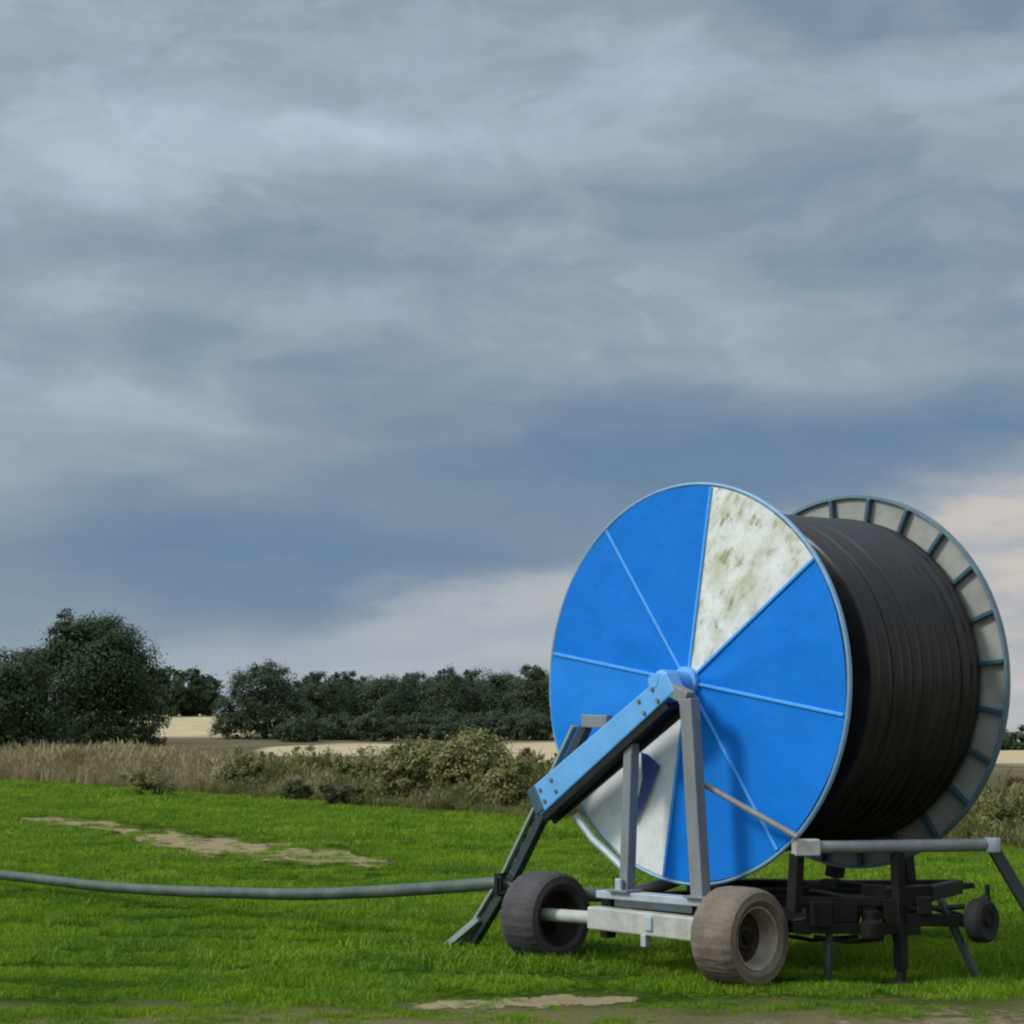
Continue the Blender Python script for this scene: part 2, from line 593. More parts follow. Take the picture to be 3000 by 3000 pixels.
def strip_pts(track, wide=1.):
    u, l = [], []
    n = 60
    for i in range(n + 1):
        k = i / n * (len(track) - 1)
        j = min(int(k), len(track) - 2)
        fr = k - j
        px, py, hw = (track[j][q] * (1 - fr) + track[j + 1][q] * fr for q in range(3))
        u.append(on_ground(px, py - hw * wide * (1 + .35 * jag(px / 60, 1))))
        l.append(on_ground(px, py + hw * wide * (1 + .35 * jag(px / 60, 4))))
    return u, l


def strip(name, u, l, label):
    m = MB()
    n, rows = len(u), 6
    ins = []
    for k in range(rows + 1):
        f = k / rows
        for i, ((ax_, ay_), (bx_, by_)) in enumerate(zip(u, l)):
            m.v.append((ax_ + (bx_ - ax_) * f, ay_ + (by_ - ay_) * f, .004))
            ins.append(min(1., 2.4 * min(f, 1 - f), 6 * min(i, n - 1 - i) / n))
    m.f = [(k * n + i, (k + 1) * n + i, (k + 1) * n + i + 1, k * n + i + 1) for k in range(rows) for i in range(n - 1)]
    o = m.build(name, md_)
    at_ = o.data.attributes.new('inside', 'FLOAT', 'POINT')
    at_.data.foreach_set('value', ins)
    return tag(o, label, None, None, 'structure')


fu, fl = strip_pts(FAR_TRACK)
strip('bare_track', *strip_pts(FAR_TRACK, 1.35), 'long thin sandy bare strip across the middle of the green field')
nu, nl = strip_pts(NEAR_TRACK)
strip('bare_track', *strip_pts(NEAR_TRACK, 1.6), 'small worn sandy streak in the grass in front of the muddy wheel')
bu, bl = [], []
for i in range(61):
    x = -3. + i * .15
    y = 11.42 + .07 * jag(x * 1.3, 2) - .25 * max(0, 1 - abs(x - .3) / .9) + .18 * max(0, 1 - abs(x + 1.55) / .6)
    if x > 1.0:
        y = 11.42 + (min(x, 3.4) - 1.0) * .46 + .06 * jag(x * 1.3, 2)
    bu.append((x, y))
    bl.append((x, 9.2 + .1 * jag(x, 5)))
md_, t, b = material('brown_bare_earth')
pos = t.new('ShaderNodeNewGeometry').outputs['Position']
na, nb = t.noise(pos, 2.2, 6, .65), t.noise(pos, 18, 5, .7)
c = t.mix(t.rng(na, .35, .65), (.30, .225, .14, 1), (.22, .165, .10, 1))
c = t.mix(t.rng(nb, .45, .7, 0, .7), c, (.13, .11, .055, 1))
t.put(b.inputs['Base Color'], c)
b.inputs['Roughness'].default_value = 1
b.inputs['Specular IOR Level'].default_value = 0
bp = t.new('ShaderNodeBump')
bp.inputs['Strength'].default_value = .8
bp.inputs['Distance'].default_value = .03
t.l.new(nb, bp.inputs['Height'])
t.l.new(bp.outputs[0], b.inputs['Normal'])
ragged(md_, t, b)
strip('dirt_track', [(x, y + .22) for x, y in bu], bl, 'bare brown dirt track along the bottom of the view')


fu2, fl2_ = strip_pts(FAR_TRACK, 1.6)
nu2, nl2 = strip_pts(NEAR_TRACK, 1.9)
bu2 = [(x, y + .35) for x, y in bu]


def poly_mask(x, y, u, l):
    """1 inside the strip between two outlines given in world x"""
    ux, uy = np.array(u).T
    lx, ly = np.array(l).T
    o1, o2 = np.argsort(ux), np.argsort(lx)
    top = np.interp(x, ux[o1], uy[o1], left=-1, right=-1)
    bot = np.interp(x, lx[o2], ly[o2], left=1e6, right=1e6)
    return (y < top) & (y > bot)


# ------------------------------------------------------------------ scattered grass
def foliage_mat(name, cols, rough=.6, trans=.25, mode='island', big=None, patchy=False):
    """cols: list of (pos, rgb) picked per leaf / per tuft"""
    m, t, b = material(name)
    if mode == 'island':
        r = t.new('ShaderNodeNewGeometry').outputs['Random Per Island']
    else:
        r = t.new('ShaderNodeObjectInfo').outputs['Random']
        r2 = t.new('ShaderNodeNewGeometry').outputs['Random Per Island']
        r = t.m('ADD', t.m('MULTIPLY', r, .55), t.m('MULTIPLY', r2, .45))
    if big:
        p = t.new('ShaderNodeNewGeometry').outputs['Position']
        r = t.m('ADD', t.m('MULTIPLY', r, .62), t.m('MULTIPLY', t.rng(t.noise(p, big, 4, .6), .3, .7), .38))
    c = t.ramp(r, cols)
    if patchy:
        p = t.new('ShaderNodeNewGeometry').outputs['Position']
        q = t.new('ShaderNodeMix', data_type='RGBA', blend_type='MULTIPLY')
        q.inputs[0].default_value = 1
        t.put(q.inputs[6], c)
        t.put(q.inputs[7], t.mix(t.rng(t.noise(p, .8, 5, .65), .36, .62), (.72, .84, .9, 1), (1.42, 1.26, 1.1, 1)))
        c = q.outputs[2]
        c = t.mix(t.rng(t.noise(p, .45, 6, .65), .62, .76, 0, .3), c, (.22, .22, .07, 1))
    t.put(b.inputs['Base Color'], c)
    b.inputs['Roughness'].default_value = rough
    b.inputs['Specular IOR Level'].default_value = .25
    if trans:
        tr = t.new('ShaderNodeBsdfTranslucent')
        t.put(tr.inputs['Color'], c)
        mxs = t.new('ShaderNodeMixShader')
        mxs.inputs[0].default_value = trans
        t.l.new(b.outputs[0], mxs.inputs[1])
        t.l.new(tr.outputs[0], mxs.inputs[2])
        t.l.new(mxs.outputs[0], m.node_tree.nodes['Material Output'].inputs[0])
    return m


M['blade'] = foliage_mat('grass_blades', [(0., (.085, .155, .005)), (.3, (.128, .23, .007)), (.6, (.16, .275, .010)), (.85, (.20, .30, .025)), (1., (.27, .31, .08))], mode='tuft', big=.35, patchy=True)
M['straw'] = foliage_mat('dry_grass_stems', [(0., (.11, .11, .04)), (.25, (.20, .17, .07)), (.5, (.32, .265, .13)), (.75, (.46, .385, .21)), (.9, (.54, .465, .28)), (1., (.19, .09, .055))], mode='tuft', big=.25)


def blades(name, mat, n, spread, h0, h1, w, lean, plume=0.):
    m = MB()
    for i in range(n):
        a, r = random.random() * 2 * PI, spread * math.sqrt(random.random())
        x, y = r * math.cos(a), r * math.sin(a)
        h = random.uniform(h0, h1)
        d = random.random() * 2 * PI
        k = random.uniform(.15, 1) * lean * h
        dx, dy = k * math.cos(d), k * math.sin(d)
        f = random.random() * PI
        wx, wy = w * math.cos(f) / 2, w * math.sin(f) / 2
        p = [(x - wx, y - wy, -.01), (x + wx, y + wy, -.01),
             (x + dx * .35 + wx * .8, y + dy * .35 + wy * .8, h * .6), (x + dx * .35 - wx * .8, y + dy * .35 - wy * .8, h * .6),
             (x + dx, y + dy, h)]
        fs = [(0, 1, 2, 3), (3, 2, 4)]
        if plume and random.random() < plume:
            q = random.uniform(1.6, 2.8)
            e = [(x + dx * .8 - wx * q, y + dy * .8 - wy * q, h * .84), (x + dx * .8 + wx * q, y + dy * .8 + wy * q, h * .84),
                 (x + dx * 1.2 + wx * q * .6, y + dy * 1.2 + wy * q * .6, h * 1.02), (x + dx * 1.2 - wx * q * .6, y + dy * 1.2 - wy * q * .6, h * 1.02)]
            p += e
            fs += [(5, 6, 7, 8)]
        m.add(p, fs)
    me = bpy.data.meshes.new(name)
    me.from_pydata(m.v, [], m.f)
    me.materials.append(mat)
    return bpy.data.objects.new(name, me)


def scatter(name, coll, pts, scl, mat, label):
    """stuff: one object, tufts placed on the points of its own mesh"""
    n = len(pts)
    me = bpy.data.meshes.new(name)
    me.vertices.add(n)
    me.vertices.foreach_set('co', np.asarray(pts, np.float32).ravel())
    rot = np.zeros((n, 3), np.float32)
    rot[:, 2] = RNG.uniform(0, 2 * PI, n)
    rot[:, :2] = RNG.normal(0, .12, (n, 2))
    a = me.attributes.new('turn', 'FLOAT_VECTOR', 'POINT')
    a.data.foreach_set('vector', rot.ravel())
    a = me.attributes.new('size', 'FLOAT_VECTOR', 'POINT')
    a.data.foreach_set('vector', np.asarray(scl, np.float32).ravel())
    me.materials.append(mat)
    o = bpy.data.objects.new(name, me)
    COL.objects.link(o)
    ng = bpy.data.node_groups.new(name, 'GeometryNodeTree')
    ng.interface.new_socket('Geometry', in_out='INPUT', socket_type='NodeSocketGeometry')
    ng.interface.new_socket('Geometry', in_out='OUTPUT', socket_type='NodeSocketGeometry')
    gi, go = ng.nodes.new('NodeGroupInput'), ng.nodes.new('NodeGroupOutput')
    ci = ng.nodes.new('GeometryNodeCollectionInfo')
    ci.inputs[0].default_value = coll
    ci.inputs[1].default_value = True
    ci.inputs[2].default_value = True
    ip = ng.nodes.new('GeometryNodeInstanceOnPoints')
    ip.inputs['Pick Instance'].default_value = True
    ra = ng.nodes.new('GeometryNodeInputNamedAttribute')
    ra.data_type = 'FLOAT_VECTOR'
    ra.inputs[0].default_value = 'turn'
    er = ng.nodes.new('FunctionNodeEulerToRotation')
    sa = ng.nodes.new('GeometryNodeInputNamedAttribute')
    sa.data_type = 'FLOAT_VECTOR'
    sa.inputs[0].default_value = 'size'
    L = ng.links.new
    L(gi.outputs[0], ip.inputs['Points'])
    L(ci.outputs[0], ip.inputs['Instance'])
    L(ra.outputs[0], er.inputs[0])
    L(er.outputs[0], ip.inputs['Rotation'])
    L(sa.outputs[0], ip.inputs['Scale'])
    L(ip.outputs[0], go.inputs[0])
    md = o.modifiers.new('scatter', 'NODES')
    md.node_group = ng
    tag(o, label, None, None, 'stuff')
    return o


def value_noise(x, y, s, seed):
    g = np.random.default_rng(seed).random((128, 128))
    u, v = np.asarray(x) / s + 500, np.asarray(y) / s + 500
    i, j = np.floor(u).astype(int), np.floor(v).astype(int)
    fu_, fv_ = u - i, v - j
    fu_, fv_ = fu_ * fu_ * (3 - 2 * fu_), fv_ * fv_ * (3 - 2 * fv_)
    q = lambda a, b_: g[a % 128, b_ % 128]
    return (q(i, j) * (1 - fu_) + q(i + 1, j) * fu_) * (1 - fv_) + (q(i, j + 1) * (1 - fu_) + q(i + 1, j + 1) * fu_) * fv_


lawn = bpy.data.collections.new('lawn_tufts')
for k in range(6):
    lawn.objects.link(blades('tuft', M['blade'], 56, .11, .016, .05, .0062, 1.05))
P = []
SZ = []
for y0, y1, dens, grow in ((9., 14, 190, 1.), (14, 20, 110, 1.15), (20, 30, 60, 1.4), (30, 50, 26, 1.9), (50, 86, 12, 2.6)):
    wmax = .36 * y1 + 1.5
    n = int((y1 - y0) * 2 * wmax * dens)
    y = RNG.uniform(y0, y1, n)
    x = RNG.uniform(-wmax, wmax, n)
    keep = (np.abs(x) < .36 * y + 1.5) & (edge_n(x, y) < .6)
    dirt = poly_mask(x, y, fu, fl) | poly_mask(x, y, nu, nl) | poly_mask(x, y, bu, bl)
    fr = poly_mask(x, y, fu2, fl2_) | poly_mask(x, y, nu2, nl2) | poly_mask(x, y, bu2, bl)
    blot = value_noise(x, y, .42 + .012 * y, 31) * .6 + value_noise(x, y, .15 + .006 * y, 32) * .5
    near = poly_mask(x, y, nu, nl)
    dirt &= blot > np.where(near, .60, .40)
    fr &= ~dirt
    keep &= ~(dirt & (RNG.random(n) < .8)) & ~(fr & (blot > .42) & (RNG.random(n) < .6))
    x, y, dirt, fr = x[keep], y[keep], dirt[keep], fr[keep]
    clump = value_noise(x, y, .55, 1) * .5 + value_noise(x, y, .22, 2) * .3 + value_noise(x, y, 1.9, 3) * .35
    row = .17 * np.sin((y + .15 * x) * 2 * PI / .95 + 1.5 * value_noise(x, y, 2.5, 6))
    s = (.25 + 1.35 * np.clip(clump - .14 + row, 0, 1.2)) * RNG.uniform(.8, 1.25, len(x)) * grow
    s = np.where(dirt, s * .45, np.where(fr, s * .7, s))
    hollow = clump + row < .40
    s = np.where(hollow, s * .5, s)
    s = s * np.where(y < 12.6, .45 + .5 * value_noise(x, y, .45, 12), 1)
    P.append(np.stack([x, y, np.zeros(len(x))], 1))
    SZ.append(np.stack([s, s, s * np.clip(1.15 / grow ** .35, .6, 1.2)], 1))
scatter('grass', lawn, np.concatenate(P), np.concatenate(SZ), M['blade'], 'short lush green grass covering the field')

dry = bpy.data.collections.new('dry_stems')
for k in range(5):
    dry.objects.link(blades('dry_tuft', M['straw'], 44, .34, .45, 1.15, .022, .35, .55))
n = 9500
s_al = RNG.uniform(-64, 22, n)                       # along the field edge
d_n = RNG.uniform(.1, 1, n) ** 1.15 * 13 - .3
bx = s_al * .51
by = EA - EB * bx
x = bx + d_n * .86
y = by + d_n * .51
k = value_noise(x, y, 2.6, 8) * .6 + value_noise(x, y, .9, 9) * .5
keep = (np.abs(x) < .34 * y + 3) & (y > 14)
x, y, k, d_n = x[keep], y[keep], k[keep], d_n[keep]
tall = np.clip((-x - 4) / 12, 0, 1)
s = (.40 + .85 * k + .26 * tall) * RNG.uniform(.75, 1.3, len(x)) * np.clip(.42 + d_n / 2.6, .42, 1.15)
mound = (x > -5.2) & (x < .6) & (d_n < 5.5)
s = np.where(mound, s * .72, s)
s = s * np.interp(x, (-19, -13, -9, 2, 8), (.74, .62, .52, .58, .75))
bare = value_noise(x, y, 2.2, 41) > np.interp(x, (-20, -12, -8), (1., .72, .58))
s = np.where(bare, s * .4, s) * np.interp(x, (3, 6), (1, .6))
scatter('dry_grass', dry, np.stack([x, y, np.zeros(len(x))], 1), np.stack([s * 1.1, s * 1.1, s], 1), M['straw'], 'belt of tall dry straw coloured grass along the back of the field')


M['weed'] = foliage_mat('olive_weed_leaves', [(0., (.07, .075, .018)), (.35, (.135, .14, .036)), (.7, (.21, .20, .07)), (1., (.34, .29, .15))], mode='tuft', big=.3)
weeds = bpy.data.collections.new('weed_tufts')
for k in range(4):
    weeds.objects.link(blades('weed_tuft', M['weed'], 60, .36, .25, .95, .045, .7, .3))
n = 9000
s_al = RNG.uniform(-50, 22, n)
d_n = RNG.uniform(0, 1, n) ** 1.2 * 11 - .4
bx = s_al * .51
x, y = bx + d_n * .86, EA - EB * bx + d_n * .51
k = value_noise(x, y, 3.5, 21) * .6 + value_noise(x, y, 1.1, 22) * .4
want = np.interp(x, (-24, -13, -8, -5, 1, 6, 12), (.15, .25, .5, .9, 1., .8, .8))
keep = (np.abs(x) < .34 * y + 3) & (y > 14) & (k + RNG.normal(0, .08, n) < want * .8)
x, y, k, d_n = x[keep], y[keep], k[keep], d_n[keep]
s = (.30 + .72 * value_noise(x, y, 1.4, 23) ** 1.3) * np.clip(.5 + d_n / 3, .5, 1.25) * RNG.uniform(.7, 1.25, len(x)) * np.interp(x, (3, 6), (1, .65))
scatter('weeds', weeds, np.stack([x, y, np.zeros(len(x))], 1), np.stack([s, s, s], 1), M['weed'], 'olive green weeds mixed into the dry grass belt')

# ------------------------------------------------------------------ trees and bushes
M['bark'] = paint('bark', (.06, .05, .04, 1), (.03, .03, .025, 1), .8, 5, .9)
M['leaf_oak'] = foliage_mat('dark_oak_leaves', [(0., (.017, .036, .012)), (.4, (.033, .060, .019)), (.75, (.054, .086, .026)), (1., (.095, .122, .04))], .55, .15, big=.5)
M['leaf_far'] = foliage_mat('far_wood_leaves', [(0., (.028, .048, .026)), (.4, (.048, .072, .035)), (.75, (.07, .096, .044)), (1., (.105, .128, .06))], .6, .15, big=.28)
M['leaf_blue'] = foliage_mat('blue_green_leaves', [(0., (.030, .050, .026)), (.5, (.052, .078, .036)), (1., (.09, .115, .052))], .6, .15, big=.4)
M['leaf_bramble'] = foliage_mat('olive_bramble_leaves', [(0., (.09, .095, .02)), (.35, (.17, .17, .045)), (.7, (.26, .24, .085)), (1., (.38, .32, .16))], .6, .2, big=1.2)
M['leaf_bright'] = foliage_mat('yellow_green_leaves', [(0., (.06, .08, .01)), (.5, (.12, .145, .02)), (1., (.18, .20, .045))], .6, .25, big=1.2)
M['leaf_dark'] = foliage_mat('dark_weed_leaves', [(0., (.035, .046, .016)), (.5, (.075, .08, .032)), (1., (.15, .135, .065))], .7, .15, big=1.5)
M['leaf_rust'] = foliage_mat('rusty_seed_heads', [(0., (.07, .035, .02)), (.5, (.14, .07, .04)), (1., (.22, .13, .08))], .8, .15, big=1.5)


def leaf_mesh(name, mat, lobes, n, size, parent, seed, clump=.40, fill=.3):
    """crown of small bent leaf sprays: lobes -> clumps on their surface -> leaves round each clump"""
    g = np.random.default_rng(seed)
    L = np.array(lobes, float)                       # cx cy cz rx ry rz
    wgt = (L[:, 3] * L[:, 5]) ** 1.0
    wgt /= wgt.sum()
    cen, crad, out_ = [], [], []
    ncl = max(18, int(n / 90))
    for i in g.choice(len(L), ncl, p=wgt):
        d = g.normal(size=3)
        d /= np.linalg.norm(d)
        k = g.uniform(.70, 1.0) if g.random() > fill else g.uniform(.1, .6)
        cen.append(L[i, :3] + d * L[i, 3:] * k)
        crad.append(clump * L[i, 3:].min() * g.uniform(.6, 1.25))
        out_.append(d)
    cen, crad, out_ = np.array(cen), np.array(crad), np.array(out_)
    ci = g.integers(0, ncl, n)
    d = g.normal(size=(n, 3))
    d /= np.linalg.norm(d, axis=1)[:, None]
    r = crad[ci] * g.uniform(.35, 1.08, n)
    p = cen[ci] + d * r[:, None] * np.array((1.15, 1.15, .85))
    stray = g.random(n) < .05
    p[stray] += d[stray] * crad[ci][stray][:, None] * .5
    low = L[:, 2].min() - 10
    p[:, 2] = np.maximum(p[:, 2], .05)
    nrm = d * .7 + out_[ci] * .5 + g.normal(0, .45, (n, 3)) + np.array((0, 0, .45))
    nrm /= np.linalg.norm(nrm, axis=1)[:, None]
    tng = np.cross(nrm, g.normal(size=(n, 3)))
    tng /= np.linalg.norm(tng, axis=1)[:, None]
    bit = np.cross(nrm, tng)
    sz = size * g.uniform(.55, 1.3, n)[:, None]
    a, c_ = tng * sz * .5, bit * sz * .33
    bend = nrm * sz * .14
    V = np.stack([p - a, p - a * .2 + c_ - bend, p + a - bend * .4, p - a * .1 - c_ - bend * .6], 1).reshape(-1, 3)
    me = bpy.data.meshes.new(name)
    me.vertices.add(4 * n)
    me.vertices.foreach_set('co', V.astype(np.float32).ravel())
    me.loops.add(6 * n)
    base = (np.arange(n) * 4)[:, None]
    idx = (base + np.array([[0, 1, 2, 0, 2, 3]])).ravel()
    me.loops.foreach_set('vertex_index', idx.astype(np.int32))
    me.polygons.add(2 * n)
    me.polygons.foreach_set('loop_start', (np.arange(2 * n) * 3).astype(np.int32))
    me.update(calc_edges=True)
    me.materials.append(mat)
    o = bpy.data.objects.new(name, me)
    COL.objects.link(o)
    o.parent = parent
    return o


def trunk_mesh(parent, h, r, lobes, seed):
    g = random.Random(seed)
    m = MB()
    top = [0, 0, h]
    pts = [(g.uniform(-.05, .05) * h * k, g.uniform(-.03, .03) * h * k, -.3 + (h + .3) * k) for k in (0, .15, .35, .6, .85, 1)]
    m.tube(pts, [r * 1.5, r * 1.05, r * .9, r * .7, r * .45, r * .2], 9)
    for lb in lobes:
        k = g.uniform(.25, .7)
        z0 = h * k
        e = Vector(lb[:3])
        mid = Vector((e.x * .5, e.y * .5, (z0 + e.z) / 2 + .1 * h))
        m.tube([(0, 0, z0), mid, e, e + Vector((lb[3] * .5 * g.uniform(-1, 1), 0, lb[5] * .6))], [r * .55, r * .38, r * .2, r * .06], 7)
    return m.build('trunk', M['bark'], parent, smooth=True)


def place(px, dist):
    x = (px - 1500) / F * dist
    return (x, dist, float(height(x, dist)))


def tree(px, dist, lobes_px, mat, n, size, label, group, seed, r=.28, depth=1.):
    """lobes_px: (photo px, photo py, half width px, half height px) turned into metres at that distance"""
    loc = place(px, dist)
    k = dist / F
    lobes = []
    for lx, ly, hw, hh in lobes_px:
        cz = 1.7 + (2165 - ly) * k - loc[2]
        lobes.append(((lx - px) * k, random.uniform(-.3, .3) * hw * k * depth, cz, hw * k, hw * k * depth, hh * k))
    root = empty('tree', loc)
    tag(root, label, 'tree', group)
    leaf_mesh('crown', mat, lobes, n, size, root, seed)
    hmax = max(l[2] for l in lobes)
    trunk_mesh(root, max(1.5, hmax), r, lobes, seed)
    return root


GT = 'trees behind the field'
tree(300, 104, [(285, 1895, 115, 92), (185, 1840, 45, 52), (215, 1880, 85, 75), (265, 1852, 78, 52), (325, 1895, 75, 62), (120, 1960, 80, 60), (400, 1985, 60, 80), (330, 1960, 125, 120), (410, 2030, 70, 100), (200, 2030, 140, 110), (330, 2110, 140, 100), (430, 2125, 60, 80), (140, 1935, 70, 50), (200, 2120, 130, 100), (300, 2000, 150, 120), (390, 2180, 90, 60)],
     M['leaf_oak'], 90000, .155, 'tallest dark green tree with a domed crown and a small peak at left', GT, 1, .34)
tree(30, 96, [(30, 2000, 110, 85), (-60, 2010, 110, 100), (60, 2090, 120, 90), (-70, 2110, 120, 80), (110, 2130, 100, 80), (20, 2150, 130, 80), (60, 1990, 100, 80)],
     M['leaf_oak'], 46000, .155, 'lower dark tree cut by the left edge beside the tallest tree', GT, 2)
tree(505, 268, [(505, 2012, 48, 50), (485, 2050, 52, 48), (460, 2030, 45, 45)], M['leaf_blue'], 6500, .6, 'narrower of the two small distant trees above the pale stubble, next to tallest tree', GT, 3)
tree(580, 272, [(580, 2012, 52, 48), (610, 2045, 52, 46), (545, 2060, 50, 40), (590, 2070, 55, 34)], M['leaf_blue'], 8500, .6, 'wider of the two small distant trees above the pale stubble slope', GT, 4)
GW = 'trees of the long dark wood'
tree(780, 188, [(790, 1985, 66, 52), (730, 2035, 70, 58), (830, 2030, 60, 60), (690, 2070, 55, 55), (780, 2090, 85, 70), (850, 2090, 60, 70), (700, 2110, 75, 58), (760, 2030, 80, 70), (680, 2135, 65, 36), (780, 2140, 95, 38), (860, 2135, 70, 40)],
     M['leaf_far'], 34000, .235, 'round domed tree at the left end of the long dark wood', GW, 5)
wood = [(940, 208, 1975, 62, 'second crown from the left in the wood, just right of the domed tree'),
        (1035, 214, 1968, 72, 'broad flat crown in the wood above the pale stubble gap'),
        (1135, 212, 1976, 60, 'wood tree with an even flat top midway along the wood'),
        (1225, 218, 1978, 55, 'wood tree above the left half of the olive bramble mound'),
        (1310, 210, 1962, 62, 'wood tree with a small raised peak above the bramble mound'),
        (1400, 216, 1966, 62, 'wood tree above the yellow green top of the bramble mound'),
        (1490, 210, 1970, 60, 'wood tree second from the blue drum in the treeline'),
        (1580, 206, 1955, 70, 'wood tree touching the left rim of the blue drum in view'),
        (1680, 212, 1965, 70, 'wood tree mostly hidden behind the blue drum face')]
for i, (px, dist, top, hw, lab) in enumerate(wood):
    g = random.Random(i + 40)
    hw *= 1.15
    lb = [(px, top + 42, hw * .85, 44), (px - hw * .55, top + 78, hw * .7, 50), (px + hw * .55, top + 72, hw * .7, 50), (px + g.uniform(-20, 20), top + 125, hw * 1.1, 70), (px, top + 85, hw * 1.05, 62), (px - hw * .3, top + 20, hw * .4, 24)]
    tree(px, dist, lb, [M['leaf_far'], M['leaf_blue'], M['leaf_far']][i % 3], 24000, .24, lab, GW, 60 + i)
# low scrub along the foot of the wood
scrub = [(880, 180, 2095, 48, 'low scrub tree at the foot of the domed tree'), (985, 186, 2090, 60, 'low dark scrub tree at the foot of the wood above the straw gap'),
         (1100, 182, 2085, 62, 'rounded scrub tree at the wood edge left of the bramble mound'), (1215, 188, 2090, 60, 'scrub tree at the wood edge behind the bramble mound'),
         (1320, 184, 2088, 60, 'scrub tree at the wood edge behind the yellow green bramble top'), (1440, 186, 2085, 64, 'scrub tree at the wood edge right of the bramble mound'),
         (1560, 184, 2085, 64, 'scrub tree at the wood edge beside the blue drum')]
for i, (px, dist, top, hw, lab) in enumerate(scrub):
    tree(px, dist, [(px, top + 42, hw, 44), (px - hw * .6, top + 54, hw * .7, 36), (px + hw * .7, top + 50, hw * .7, 38)], M['leaf_far'] if i % 2 else M['leaf_blue'], 10000, .23, lab, 'scrub along the foot of the wood', 80 + i, .12)
right = [(2800, 250, 2135, 60, 'dark hedgerow tree at right behind the hose drum'), (2905, 245, 2128, 48, 'dark hedgerow tree at the right just clear of the rear flange'),
         (2985, 250, 2132, 50, 'dark hedgerow tree cut by the right edge'), (3090, 248, 2130, 55, 'dark hedgerow tree beyond the right edge')]
for i, (px, dist, top, hw, lab) in enumerate(right):
    tree(px, dist, [(px, top + 32, hw, 34), (px - hw * .5, top + 45, hw * .6, 30), (px + hw * .55, top + 45, hw * .7, 34), (px - hw * .2, top + 58, hw, 26)], M['leaf_blue'], 3600, .42, lab, 'hedgerow trees at the right', 95 + i, .15)


def bush(px, base_py, top_py, hw_px, mat, n, size, label, seed, group='bushes along the field edge', flat=1.):
    n, size = int(n * 3.2), size * .66
    x, y = on_ground(px, base_py)
    k = y / F
    h = (base_py - top_py) * k
    w = hw_px * k
    root = empty('bush', (x, y, 0))
    tag(root, label, 'bush', group)
    g = random.Random(seed)
    lobes = [(0, 0, h * .45, w * .85, w * .7, h * .55)]
    for i in range(6):
        a = g.uniform(-1, 1)
        lobes.append((a * w * .75, g.uniform(-.4, .4) * w, h * g.uniform(.25, .7), w * g.uniform(.35, .55), w * .45, h * g.uniform(.28, .4)))
    leaf_mesh('leaves', mat, lobes, n, size, root, seed, clump=.4, fill=.4)
    m = MB()
    for i in range(14):
        a = g.uniform(0, 2 * PI)
        q = g.uniform(.2, .9)
        m.tube([(0.1 * math.cos(a), .1 * math.sin(a), -.05), (w * .35 * q * math.cos(a), w * .35 * q * math.sin(a), h * .5), (w * .8 * q * math.cos(a), w * .7 * q * math.sin(a), h * g.uniform(.7, 1.05))], [.018, .012, .005], 5)
    m.build('stems', M['bark'], root)
    return root


bush(1385, 2362, 2140, 125, M['leaf_bramble'], 7500, .14, 'tallest olive bramble bush in the mound, nearest the blue drum', 201)
bush(1405, 2310, 2118, 62, M['leaf_bright'], 1500, .14, 'yellow green bush poking out on top of the bramble mound', 202)
bush(1230, 2360, 2165, 125, M['leaf_bramble'], 6800, .14, 'olive brown bramble bush in the middle of the mound', 203)
bush(1095, 2340, 2195, 105, M['leaf_bramble'], 4000, .13, 'low olive bramble bush at the left end of the mound', 204)
bush(1490, 2378, 2195, 85, M['leaf_bramble'], 3600, .13, 'olive weedy bush beside the leaning guide arm', 205)
bush(1000, 2362, 2290, 62, M['leaf_dark'], 1700, .11, 'darkest small bush on the grass edge below the brambles', 206)
bush(865, 2352, 2280, 62, M['leaf_dark'], 1000, .12, 'small dull green clump left of the darkest bush', 207)
bush(700, 2330, 2195, 90, M['leaf_bramble'], 1700, .13, 'thin olive weed clump in the dry grass mid left', 208)
bush(460, 2335, 2245, 90, M['leaf_bramble'], 1000, .11, 'olive brown weed clump in the dry grass below the tallest tree', 209)
bush(1555, 2285, 2195, 60, M['leaf_rust'], 1400, .13, 'rusty brown dock clump behind the upper end of the blue beam', 210)
bush(2965, 2345, 2275, 50, M['leaf_rust'], 1300, .12, 'dark rusty bush near the right edge in front of the stubble', 211)
bush(2960, 2470, 2340, 90, M['leaf_bramble'], 2200, .08, 'olive weed clump by the right edge above the side rail', 212)
bush(3040, 2440, 2330, 60, M['leaf_bramble'], 1200, .08, 'olive weed clump cut by the right edge', 213)
bush(930, 2325, 2185, 80, M['leaf_bramble'], 1900, .13, 'olive weed clump in front of the pale stubble gap', 214)

# ------------------------------------------------------------------ the irrigation reel
A = 0.827279
root = empty('irrigation_reel', (1.32063, 14.1429, 0), -A)
tag(root, 'wheeled irrigation hose reel with a blue and white drum face', 'hose reel')
R, ZC, WD = 1.487, 2.125, 1.90
CEN = (0, 0, ZC)
SP0 = rad(79.8)                                     # spokes every 45 degrees


def at(r, a, y):
    return (r * math.cos(a), y, ZC + r * math.sin(a))


TILT = Matrix(((1, 0, 0, 0), (0, 1, 0, 0), (0, .029, 1, 0), (0, 0, 0, 1)))   # the drum sits a little higher at the far end


def lean(o):
    o.data.transform(TILT)
    return o


